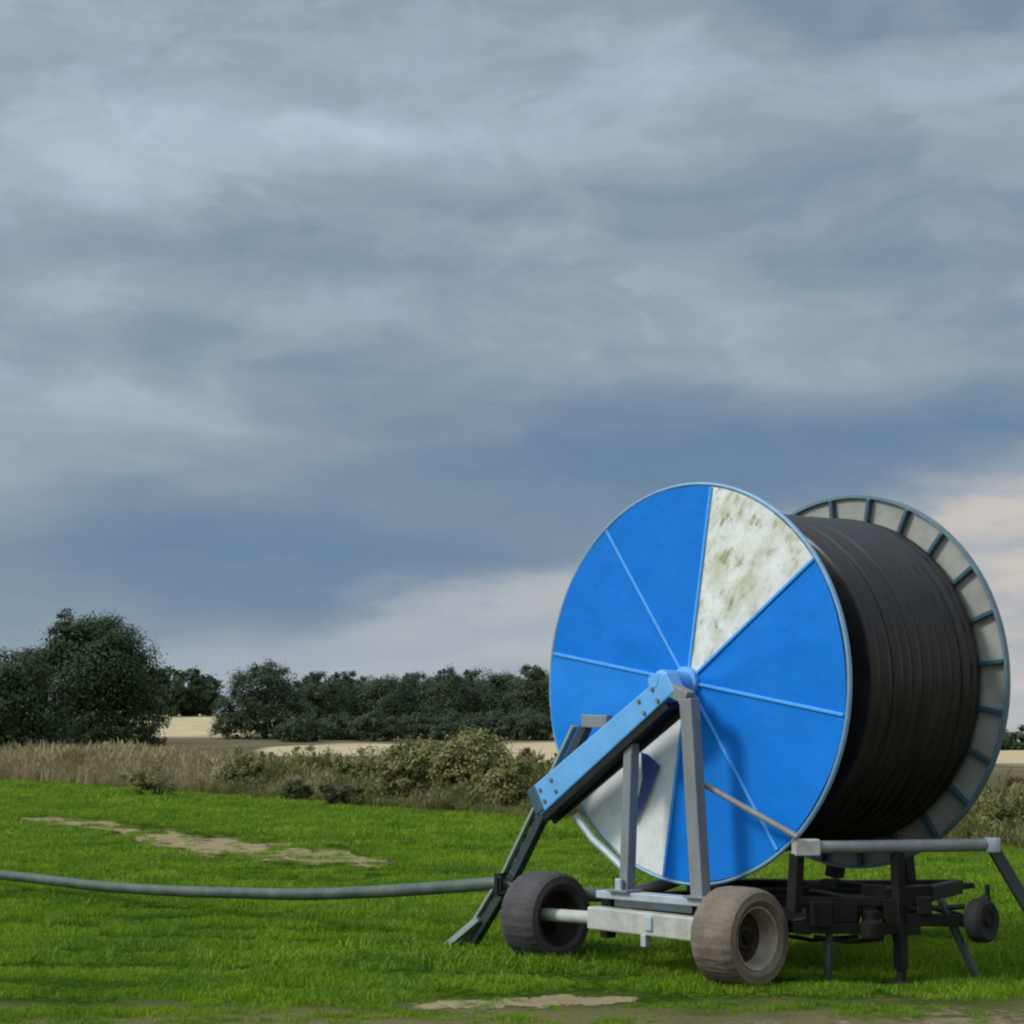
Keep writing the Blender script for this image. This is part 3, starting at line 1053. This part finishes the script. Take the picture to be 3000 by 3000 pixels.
# near flange: rim + eight panels + eight spokes
m = MB()
ring = [(R + .006 + .015 * math.cos(k * PI / 4), .012 + .022 * math.sin(k * PI / 4)) for k in range(8)]
m.lathe(ring, CEN, 'y', 128, closed=True)
fl1 = m.build('drum_flange', M['rim_blue'], root, smooth=True)
for i in range(8):
    a0 = SP0 + i * PI / 4
    gseed = random.Random(300 + i)
    fold = gseed.uniform(.010, .018)
    ph = gseed.uniform(0, 6)
    na_, nr_ = 16, 22
    m = MB()
    for side in (0, 1):
        for j in range(nr_ + 1):
            r = .09 + (R - .012 - .09) * j / nr_
            for k in range(na_ + 1):
                fa = k / na_
                a = a0 + .004 + (PI / 4 - .008) * fa
                crease = 1 - abs(2 * fa - 1)
                y = -fold * crease * r * .9 - .004 * math.sin(r * 5 + ph) * math.sin(fa * 6 + ph) * min(1, 4 * crease)
                m.v.append(at(r, a, y + (.006 if side else 0)))
    n1 = (nr_ + 1) * (na_ + 1)
    for side in (0, 1):
        for j in range(nr_):
            for k in range(na_):
                q = side * n1 + j * (na_ + 1) + k
                m.f.append((q, q + 1, q + na_ + 2, q + na_ + 1))
    edge = [k for k in range(na_ + 1)] + [j * (na_ + 1) + na_ for j in range(1, nr_ + 1)] + [nr_ * (na_ + 1) + k for k in range(na_ - 1, -1, -1)] + [j * (na_ + 1) for j in range(nr_ - 1, 0, -1)]
    for k in range(len(edge)):
        p, q = edge[k], edge[(k + 1) % len(edge)]
        m.f.append((p, q, q + n1, p + n1))
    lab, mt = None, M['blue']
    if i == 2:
        lab, mt = 'blue panel painted paler as if catching more light', M['blue_lit']
    if i == 7:
        lab, mt = 'white panel heavily stained green and brown', M['white_dirty']
    elif i == 3:
        lab, mt = 'cleaner white panel with a navy mark', M['white']
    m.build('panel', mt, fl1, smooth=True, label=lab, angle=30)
    s_ = MB()
    s_.beam(at(.10, a0, -.006), at(R - .015, a0, -.006), .018, .024, side=(0, 1, 0))
    s_.build('spoke', M['blue_ridge'], fl1, bevel=.005)
# navy mark on the lower white panel
m = MB()
poly = [(-.455, 1.60), (-.385, 1.585), (-.255, 1.497), (-.315, 1.40), (-.35, 1.32), (-.43, 1.20), (-.525, 1.075), (-.565, 1.06), (-.50, 1.22), (-.44, 1.40)]
yo = -.040
m.add([(x, yo, z) for x, z in poly] + [(x, yo + .004, z) for x, z in poly],
      [tuple(range(10)), tuple(range(19, 9, -1))] + [(k, (k + 1) % 10, (k + 1) % 10 + 10, k + 10) for k in range(10)])
m.build('printed_mark', M['navy'], fl1, label='navy angular mark on the lower white panel')

# wound hose
g = random.Random(8)
prof = [(.45, .035)]
od = .1255
y = .035 + od / 2
wr = []
while y < WD - .02:
    base = 1.25 if y > .50 else 1.075
    base += g.uniform(-.008, .008)
    wr.append((y, base))
    y += od * 1.008
for y, base in wr:
    for k in range(7):
        a = PI - PI * (k + .5) / 7
        prof.append((base + od / 2 * math.sin(a), y + od / 2 * math.cos(a)))
prof.append((.45, WD + .01))
ph = [g.uniform(0, 6) for _ in prof]


def wob(r, t_, a, i):
    return r * (1 + .0016 * math.sin(3 * a + ph[i // 7])), t_ + .006 * math.sin(a * 2 + ph[i // 14])


m = MB()
m.lathe(prof, CEN, 'y', 144, wob=wob)
lean(m.build('hose_coil', M['coil'], root, smooth=True, angle=80))

# far flange: rim ring, sheet, ribs
RB = 1.527
m = MB()
m.lathe([(RB - .03, WD + .02), (RB - .006, WD + .02), (RB - .006, WD + .07), (RB - .03, WD + .07)], CEN, 'y', 128, closed=True)
fl2 = lean(m.build('drum_flange', M['rim_grey'], root, smooth=True, angle=40))
m = MB()
m.lathe([(.3, WD + .055), (RB - .031, WD + .055), (RB - .031, WD + .063), (.3, WD + .063)], CEN, 'y', 128, closed=True)
lean(m.build('sheet', M['cream'], fl2, smooth=True))
for i in range(24):
    a = rad(4.2 + 15 * i)
    s_ = MB()
    s_.beam(at(.3, a, WD + .026), at(RB - .031, a, WD + .026), .052, .034, side=(0, 1, 0))
    lean(s_.build('rib', M['teal'], fl2, bevel=.005))

# hub and shaft
m = MB()
m.lathe([(0, -.385), (.05, -.385), (.055, -.375), (.055, -.30), (.085, -.29), (.085, -.16), (.08, -.15), (.08, -.05), (.115, -.045), (.115, .03)], CEN, 'y', 32)
m.build('hub', M['beam_blue'], root, smooth=True, angle=35)
m = MB()
m.lathe([(0, 2.45), (.09, 2.45), (.09, 2.05), (.2, 2.04), (.2, WD)], CEN, 'y', 28)
m.build('hub', M['galv'], root, smooth=True, angle=35)

# blue diagonal beam: front plate, dark channel behind
B0, B1 = Vector((.10, -.32, 2.075)), Vector((-1.285, -.32, 1.205))
dv = (B1 - B0).normalized()
nrm = Vector((0, 1, 0)).cross(dv).normalized()
if nrm.z < 0:
    nrm = -nrm
m = MB()
m.beam(B0 - dv * .06 + nrm * .03, B1 + nrm * .025, .05, .15, side=(0, 1, 0))
beam = MB()
r8 = []
for p, hw in ((B0 - dv * .08, .085), (B1, .118)):
    for yy, sg in ((-.06, -1), (.07, -1), (.07, 1), (-.06, 1)):
        r8.append(p + Vector((0, yy, 0)) + nrm * hw * sg)
beam.hexa(r8)
bo = beam.build('diagonal_beam', M['beam_blue'], root, bevel=.012)
m = MB()
m.beam(B0 - nrm * .125 + dv * .05, B1 - nrm * .148 - dv * .02, .10, .052, side=(0, 1, 0))
m.beam(B0 - nrm * .125 + dv * .05 + Vector((0, .08, 0)), B1 - nrm * .10 + dv * .02 + Vector((0, .09, 0)), .04, .16, side=(0, 1, 0))
m.build('beam_flange', M['dark'], bo, bevel=.004, label='dark lower flange of the blue beam')
m = MB()
m.box(B1 + Vector((.02, .03, .02)), (.10, .20, .22), Matrix.Rotation(-.55, 3, 'Y'))
m.build('end_bracket', M['teal'], bo, bevel=.01)

# bolts through the beam plate
for f_ in (.06, .16, .84, .93):
    for sg in (-1, 1):
        p = B0.lerp(B1, f_) + nrm * .05 * sg
        m = MB()
        m.lathe([(0, -.016), (.015, -.016), (.017, -.012), (.017, .004)], p + Vector((0, -.062, 0)), 'y', 6)
        m.build('bolt', M['galv'], bo)
# posts
m = MB()
m.beam((.31, -.33, 1.99), (.40, -.33, .575), .10, .115, side=(0, 1, 0))
m.beam((.315, -.33, 1.99), (.12, -.33, 2.07), .09, .10, side=(0, 1, 0))
m.build('support_post', M['galv'], root, bevel=.008)
m = MB()
m.beam((-.30, -.30, 1.69), (-.36, -.30, .575), .09, .085, side=(0, 1, 0))
m.build('support_post', M['galv'], root, bevel=.008)
m = MB()
m.beam((.12, 2.30, 2.13), (.28, 2.30, .55), .12, .12, side=(0, 1, 0))
m.build('support_post', M['rust'], root, bevel=.008)
m = MB()
m.beam((-.12, 2.30, 2.13), (-.45, 2.30, .55), .12, .12, side=(0, 1, 0))
m.build('support_post', M['rust'], root, bevel=.008)
# pale strut under the beam + thin bracing rod to the side rail
m = MB()
m.tube([(-.98, -.22, 1.11), (-.80, -.22, .94), (-.62, -.22, .83), (-.40, -.24, .70)], .030, 10)
m.build('strut', M['galv_pale'], root, smooth=True)
m = MB()
m.tube([(.375, -.24, 1.37), (.70, -.20, 1.22), (1.10, -.10, 1.02)], .024, 10)
m.build('brace_rod', M['galv'], root, smooth=True)

# guide arm that leads the hose: two rails with rungs, standing on the grass
m = MB()
arm_pts = [(-.80, -.17, 1.86), (-.91, -.17, 1.80), (-1.20, -.17, 1.38), (-1.665, -.22, .64), (-2.16, -.26, .03)]
for p, q in zip(arm_pts[1:-1], arm_pts[2:]):
    m.beam(p, q, .075, .075, side=(0, 1, 0))
for k in range(9):
    f = k / 8
    p = Vector(arm_pts[2]).lerp(Vector(arm_pts[4]), .08 + f * .7)
    m.box(p + Vector((-.045, 0, .0)), (.10, .05, .04), Matrix.Rotation(.9, 3, 'Y'))
arm = m.build('guide_arm', M['arm'], root, bevel=.006)
m = MB()
for p, q in zip(arm_pts[1:-1], arm_pts[2:]):
    m.beam(Vector(p) + Vector((-.10, -.03, .0)), Vector(q) + Vector((-.10, -.03, 0)), .06, .026, side=(0, 1, 0))
m.build('side_rail', M['rail_edge'], arm, bevel=.005, label='pale rail on the outer side of the dark arm')
m = MB()
m.beam((-.92, -.19, 1.84), (-.64, -.19, 1.83), .07, .10, side=(0, 1, 0))
m.build('head_bracket', M['galv'], arm, bevel=.008)
m = MB()
m.beam((-2.02, -.30, .26), (-2.33, -.40, .01), .05, .05, side=(0, 1, 0))
m.box((-2.35, -.41, .012), (.16, .10, .02))
m.build('foot', M['rail_edge'], arm, bevel=.004)
m = MB()
for dy in (-.075, .075):
    m.lathe([(.0, -.06), (.016, -.06), (.016, .06), (.0, .06)], (-1.735, -.24 + dy * 1.05, .545), 'z', 14)
m.box((-1.77, -.24, .465), (.05, .20, .02))
m.box((-1.77, -.24, .625), (.05, .20, .02))
m.box((-1.77, -.145, .545), (.04, .02, .138))
m.box((-1.77, -.335, .545), (.04, .02, .138))
m.build('hose_guide', M['dark'], arm, bevel=.003)

# axle beam, base plate, chassis
m = MB()
m.beam((-.66, -.36, .37), (.62, -.36, .355), .13, .165, side=(0, 1, 0))
ab = m.build('axle_beam', M['axle'], root, bevel=.012)
m = MB()
m.tube([(-1.26, -.34, .35), (-.64, -.355, .365)], .05, 14)
m.build('stub_shaft', M['axle'], ab, smooth=True)
m = MB()
m.tube([(.60, -.355, .355), (.70, -.35, .345)], .05, 14)
m.build('stub_shaft', M['axle'], ab, smooth=True)
m = MB()
m.box((-.02, -.432, .37), (.07, .02, .10))
m.build('clip', M['galv_pale'], ab, bevel=.006)
m = MB()
m.box((-.08, -.40, .245), (.05, .06, .09))
m.build('bracket', M['galv_pale'], ab, bevel=.006)
m = MB()
m.box((-.50, -.36, .262), (.07, .10, .06))
m.build('bracket', M['rust'], ab, bevel=.006)
m = MB()
m.box((-.08, -.30, .545), (1.06, .16, .055))
m.box((-.08, -.225, .505), (1.06, .012, .12))
m.box((-.37, -.375, .62), (.06, .03, .10))
bpl = m.build('base_plate', M['galv_pale'], root, bevel=.008)
for vx in (-.36, .405):
    m = MB()
    m.box((vx, -.33, .582), (.20, .17, .018))
    m.build('foot_plate', M['galv'], bpl, bevel=.004)
m = MB()
for vx in (-.62, .30):
    m.beam((vx, -.26, .44), (vx, 2.55, .44), .15, .11, side=(0, 0, 1))
for uy in (.25, .95, 1.65, 2.35):
    m.box((-.16, uy, .44), (.80, .10, .12))
m.box((-.16, .55, .37), (.62, .42, .16))
m.box((.05, 1.35, .35), (.42, .50, .18))
m.beam((.30, .10, .36), (.62, .62, .30), .06, .06, side=(0, 0, 1))
m.beam((.30, 1.20, .36), (.98, .55, .34), .06, .06, side=(0, 0, 1))
m.lathe([(0, -.16), (.10, -.16), (.12, -.12), (.12, .12), (.10, .16), (0, .16)], (.48, .85, .40), 'x', 20)
m.box((.66, .42, .44), (.22, .20, .20))
m.box((.85, .80, .47), (.26, .16, .12))
m.tube([(.36, .0, .52), (.60, .30, .56), (.80, .60, .60), (1.10, .62, .62)], .018, 8)
m.tube([(.40, .3, .30), (.70, .55, .24), (1.0, .70, .28)], .016, 8)
chassis = m.build('chassis', M['rust'], root, bevel=.008)
m = MB()
m.lathe([(.40, .515), (.58, .515), (.58, .575), (.40, .575)], (-.16, 1.0, 0), 'z', 40, closed=True)
m.build('turntable', M['rust'], chassis, smooth=True)
m = MB()
m.beam((-.62, 2.55, .44), (-.16, 3.6, .42), .12, .10, side=(0, 0, 1))
m.beam((.30, 2.55, .44), (-.12, 3.6, .42), .12, .10, side=(0, 0, 1))
m.box((-.14, 3.7, .42), (.12, .22, .05))
m.build('drawbar', M['rust'], root, bevel=.008)


def wheel(x, y, r, w, tm, lab, facing, rim_mat, rr=.61):
    """axis along local x; the dished rim opens to the 'facing' side"""
    wm = MB()
    h = w / 2
    ri = r * rr
    prof = [(ri, -h * .80), (r * .72, -h * .93), (r * .74, -h * .99), (r * .78, -h * .99), (r * .80, -h * .97), (r * .90, -h * .98), (r * .965, -h * .84), (r * .992, -h * .55), (r, 0), (r * .992, h * .55), (r * .965, h * .84), (r * .90, h * .98), (r * .80, h * .97), (r * .78, h * .99), (r * .74, h * .99), (r * .72, h * .93), (ri, h * .80), (ri - .012, h * .5), (ri - .012, -h * .5)]

    def lug(q, t_, a, i):
        if 6 <= i <= 10 and abs(math.sin(a * 15 + abs(t_) * 16)) < .30:
            q -= .011
        return q, t_
    wm.lathe(prof, (0, 0, 0), 'x', 144, closed=True, wob=lug)
    e = empty('wheel', (x, y, r - .012), 0, root)
    if lab:
        e['label'] = lab
    wm.build('tyre', tm, e, smooth=True, angle=50)
    k = facing
    rm = MB()
    q = ri - .006
    rm.lathe([(q + .012, h * .86 * k), (q, h * .84 * k), (q - .012, h * .55 * k), (q - .02, h * .2 * k), (q - .03, h * .08 * k)], (0, 0, 0), 'x', 56)
    rm.lathe([(q + .012, -h * .86 * k), (q, -h * .84 * k), (q - .014, -h * .5 * k), (q - .02, h * .06 * k)], (0, 0, 0), 'x', 56)
    rm.build('rim', rim_mat, e, smooth=True, angle=40)
    rm = MB()
    rm.lathe([(q - .026, h * .14 * k), (q * .72, h * .02 * k), (q * .45, h * .12 * k), (q * .40, h * .30 * k), (.0, h * .32 * k)], (0, 0, 0), 'x', 56)
    rm.build('wheel_centre', M['rim_dark'], e, smooth=True, angle=40)
    hb = MB()
    hb.lathe([(.0, h * .50 * k), (.042, h * .50 * k), (.05, h * .44 * k), (.052, h * .2 * k)], (0, 0, 0), 'x', 20)
    for i in range(6):
        a = i * PI / 3
        hb.lathe([(0, h * .2 * k), (.013, h * .2 * k), (.013, h * .0 * k)], (0, .095 * math.cos(a), .095 * math.sin(a)), 'x', 8)
    hb.build('hub', M['rust'], e, smooth=True)
    return e


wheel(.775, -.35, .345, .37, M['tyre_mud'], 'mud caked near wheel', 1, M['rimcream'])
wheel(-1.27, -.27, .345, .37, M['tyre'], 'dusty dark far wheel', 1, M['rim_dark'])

# outrigger frame on the right: side rail, lower beam, posts, stabiliser legs, folding brace
ra, rb = Vector((1.045, -.05, .945)), Vector((1.885, 1.095, .955))
rd = (rb - ra).normalized()
m = MB()
m.tube([ra + rd * .06, rb - rd * .03], .045, 16)
rail = m.build('side_rail', M['galv'], root, smooth=True)
m = MB()
m.beam(ra - rd * .02, ra + rd * .16, .115, .115, side=(0, 0, 1))
m.build('end_socket', M['axle'], rail, bevel=.01)
m = MB()
m.lathe([(0, -.05), (.055, -.05), (.06, -.04), (.06, .04), (.055, .05), (0, .05)], rb, 'z', 16)
m.build('end_cap', M['galv_pale'], rail, smooth=True)
m = MB()
m.beam(rb + Vector((.0, .01, -.02)), (2.21, 1.52, .02), .05, .085, side=(rd.y, -rd.x, 0))
m.build('folding_brace', M['arm'], root, bevel=.006)
m = MB()
sd = (rd.y, -rd.x, 0)
m.beam((1.02, -.08, .585), (1.53, .62, .555), .06, .055, side=sd)
m.beam((1.02, -.08, .395), (1.56, .655, .375), .07, .075, side=sd)
m.beam((1.50, .575, .44), (1.80, .985, .43), .07, .085, side=sd)
m.beam((1.06, -.03, .42), (1.30, .31, .57), .03, .045, side=sd)
m.beam((1.30, .31, .57), (1.46, .53, .40), .03, .045, side=sd)
m.beam((1.50, .58, .58), (1.74, .91, .46), .03, .04, side=sd)
m.box((1.10, .03, .49), (.03, .16, .17), Matrix.Rotation(.94, 3, 'Z'))
m.box((1.24, .22, .50), (.18, .06, .14), Matrix.Rotation(.94, 3, 'Z'))
m.box((1.45, .50, .49), (.14, .07, .18), Matrix.Rotation(.94, 3, 'Z'))
m.box((1.14, .09, .49), (.13, .13, .17), Matrix.Rotation(.94, 3, 'Z'))
m.box((1.345, .37, .47), (.10, .05, .19), Matrix.Rotation(.94, 3, 'Z'))
m.lathe([(0, -.10), (.07, -.10), (.085, -.08), (.085, .02), (.05, .04), (.05, .10), (0, .10)], (1.40, .33, .41), 'z', 20)
m.lathe([(0, -.05), (.10, -.05), (.105, -.03), (.105, .03), (.10, .05), (0, .05)], (1.20, .30, .47), 'x', 24)
m.box((1.36, .40, .645), (.16, .05, .08), Matrix.Rotation(.94, 3, 'Z'))
m.box((1.60, .66, .54), (.10, .07, .12), Matrix.Rotation(.94, 3, 'Z'))
m.tube([(1.05, -.02, .66), (1.16, .12, .72), (1.30, .34, .69), (1.38, .45, .60)], .014, 8)
m.tube([(1.10, .06, .33), (1.25, .26, .29), (1.40, .45, .31)], .016, 8)
lower = m.build('lower_beam', M['rust'], root, bevel=.01)
m = MB()
m.beam((.35, .25, .45), (1.13, .14, .46), .09, .09, side=(0, 0, 1))
m.beam((.35, 1.65, .45), (1.55, .70, .46), .09, .09, side=(0, 0, 1))
m.build('cross_arm', M['rust'], lower, bevel=.006)
m = MB()
m.beam((1.05, -.05, .90), (1.03, -.07, .50), .08, .08)
m.build('frame_post', M['rust'], root, bevel=.006)
m = MB()
m.beam((1.475, .54, .90), (1.475, .54, .30), .085, .07)
m.build('frame_post', M['rust'], root, bevel=.006)
# jack leg
m = MB()
m.beam((1.478, .545, .46), (1.478, .545, .10), .075, .075)
jack = m.build('jack_leg', M['dark'], root, bevel=.005)
m = MB()
m.beam((1.478, .545, .10), (1.478, .545, .01), .05, .05)
m.box((1.478, .545, .008), (.13, .13, .016))
m.build('foot', M['dark'], jack, bevel=.003)
m = MB()
m.beam((1.655, .785, .58), (1.80, .985, .04), .05, .045)
sl = m.build('stabiliser_leg', M['arm'], root, bevel=.005)
m = MB()
m.box((1.805, .99, .014), (.12, .08, .024))
m.build('foot', M['dark'], sl, bevel=.003)
m = MB()
m.beam((1.176, .135, .36), (1.166, .121, .03), .03, .045)
sl2 = m.build('stabiliser_leg', M['arm'], root, bevel=.004)
m = MB()
m.box((1.166, .121, .012), (.10, .06, .02))
m.build('foot', M['dark'], sl2, bevel=.003)
# small dark rubber wheel hanging at the outer end
sw = empty('jockey_wheel', (1.83, 1.02, .43), 0, root)
m = MB()
m.lathe([(.08, -.055), (.125, -.065), (.15, -.045), (.155, 0), (.15, .045), (.125, .065), (.08, .055)], (0, 0, 0), 'x', 48, closed=True)
m.build('tyre', M['tyre_dark'], sw, smooth=True)
m = MB()
m.lathe([(.0, .07), (.03, .07), (.035, .05), (.07, .045), (.10, .055), (.105, -.05), (0, -.05)], (0, 0, 0), 'x', 32)
m.build('rim', M['dark'], sw, smooth=True)
m = MB()
m.tube([(1.86, 1.06, .58), (1.86, 1.06, .68)], .018, 8)
m.beam((1.80, 1.0, .50), (1.86, 1.06, .60), .05, .05)
m.build('winding_handle', M['dark'], root, bevel=.003)
m = MB()
for p, q in (((1.52, .60, .56), (1.76, .92, .53)), ((1.10, .03, .65), (1.42, .47, .60)), ((.9, .1, .42), (1.1, .1, .52))):
    m.tube([p, (Vector(p) + Vector(q)) / 2 + Vector((0, 0, -.03)), q], .02, 8)
m.build('pipe_run', M['dark'], root, smooth=True)

# ------------------------------------------------------------------ hose laid out over the field
vv = Vector((.67688, -.73609, 0))
uu = Vector((.73609, .67688, 0))
C0 = Vector((1.32063, 14.1429, 0))


def L2W(p):
    return C0 + vv * p[0] + uu * p[1] + Vector((0, 0, p[2]))


def from_px(px, py, y):
    d = ray(px, py)
    k = y / d[1]
    return Vector((d[0] * k, y, 1.7 + d[2] * k))


ctrl = [L2W((.05, .62, .84)), L2W((-.35, .55, .70)), L2W((-.85, .25, .50)), L2W((-1.35, -.08, .50)), L2W((-1.80, -.24, .545))]
for px, py, y in ((1400, 2592, 15.5), (1300, 2600, 15.85), (1150, 2610, 16.4), (1000, 2617, 16.95), (850, 2620, 17.5), (700, 2616, 18.1), (500, 2610, 18.95), (300, 2597, 19.9), (150, 2580, 20.8), (0, 2563, 21.9), (-160, 2549, 23.0), (-400, 2538, 24.2)):
    ctrl.append(from_px(px, py, y))
pts = []
for i in range(len(ctrl) - 1):
    p0, p1, p2, p3 = ctrl[max(i - 1, 0)], ctrl[i], ctrl[i + 1], ctrl[min(i + 2, len(ctrl) - 1)]
    for k in range(8):
        u_ = k / 8
        pts.append(.5 * ((2 * p1) + (p2 - p0) * u_ + (2 * p0 - 5 * p1 + 4 * p2 - p3) * u_ ** 2 + (3 * p1 - p0 - 3 * p2 + p3) * u_ ** 3))
pts.append(ctrl[-1])
m = MB()
m.tube(pts, .053, 18)
tag(m.build('hose', M['hose'], smooth=True), 'long green grey hose running from the reel out across the grass', 'hose')

# ------------------------------------------------------------------ render settings
S.view_settings.view_transform = 'Standard'
S.view_settings.look = 'None'
S.view_settings.exposure = .5
S.view_settings.gamma = 1
S.render.engine = 'CYCLES'
S.cycles.max_bounces = 6
S.cycles.use_denoising = True
S.cycles.filter_width = 2.2
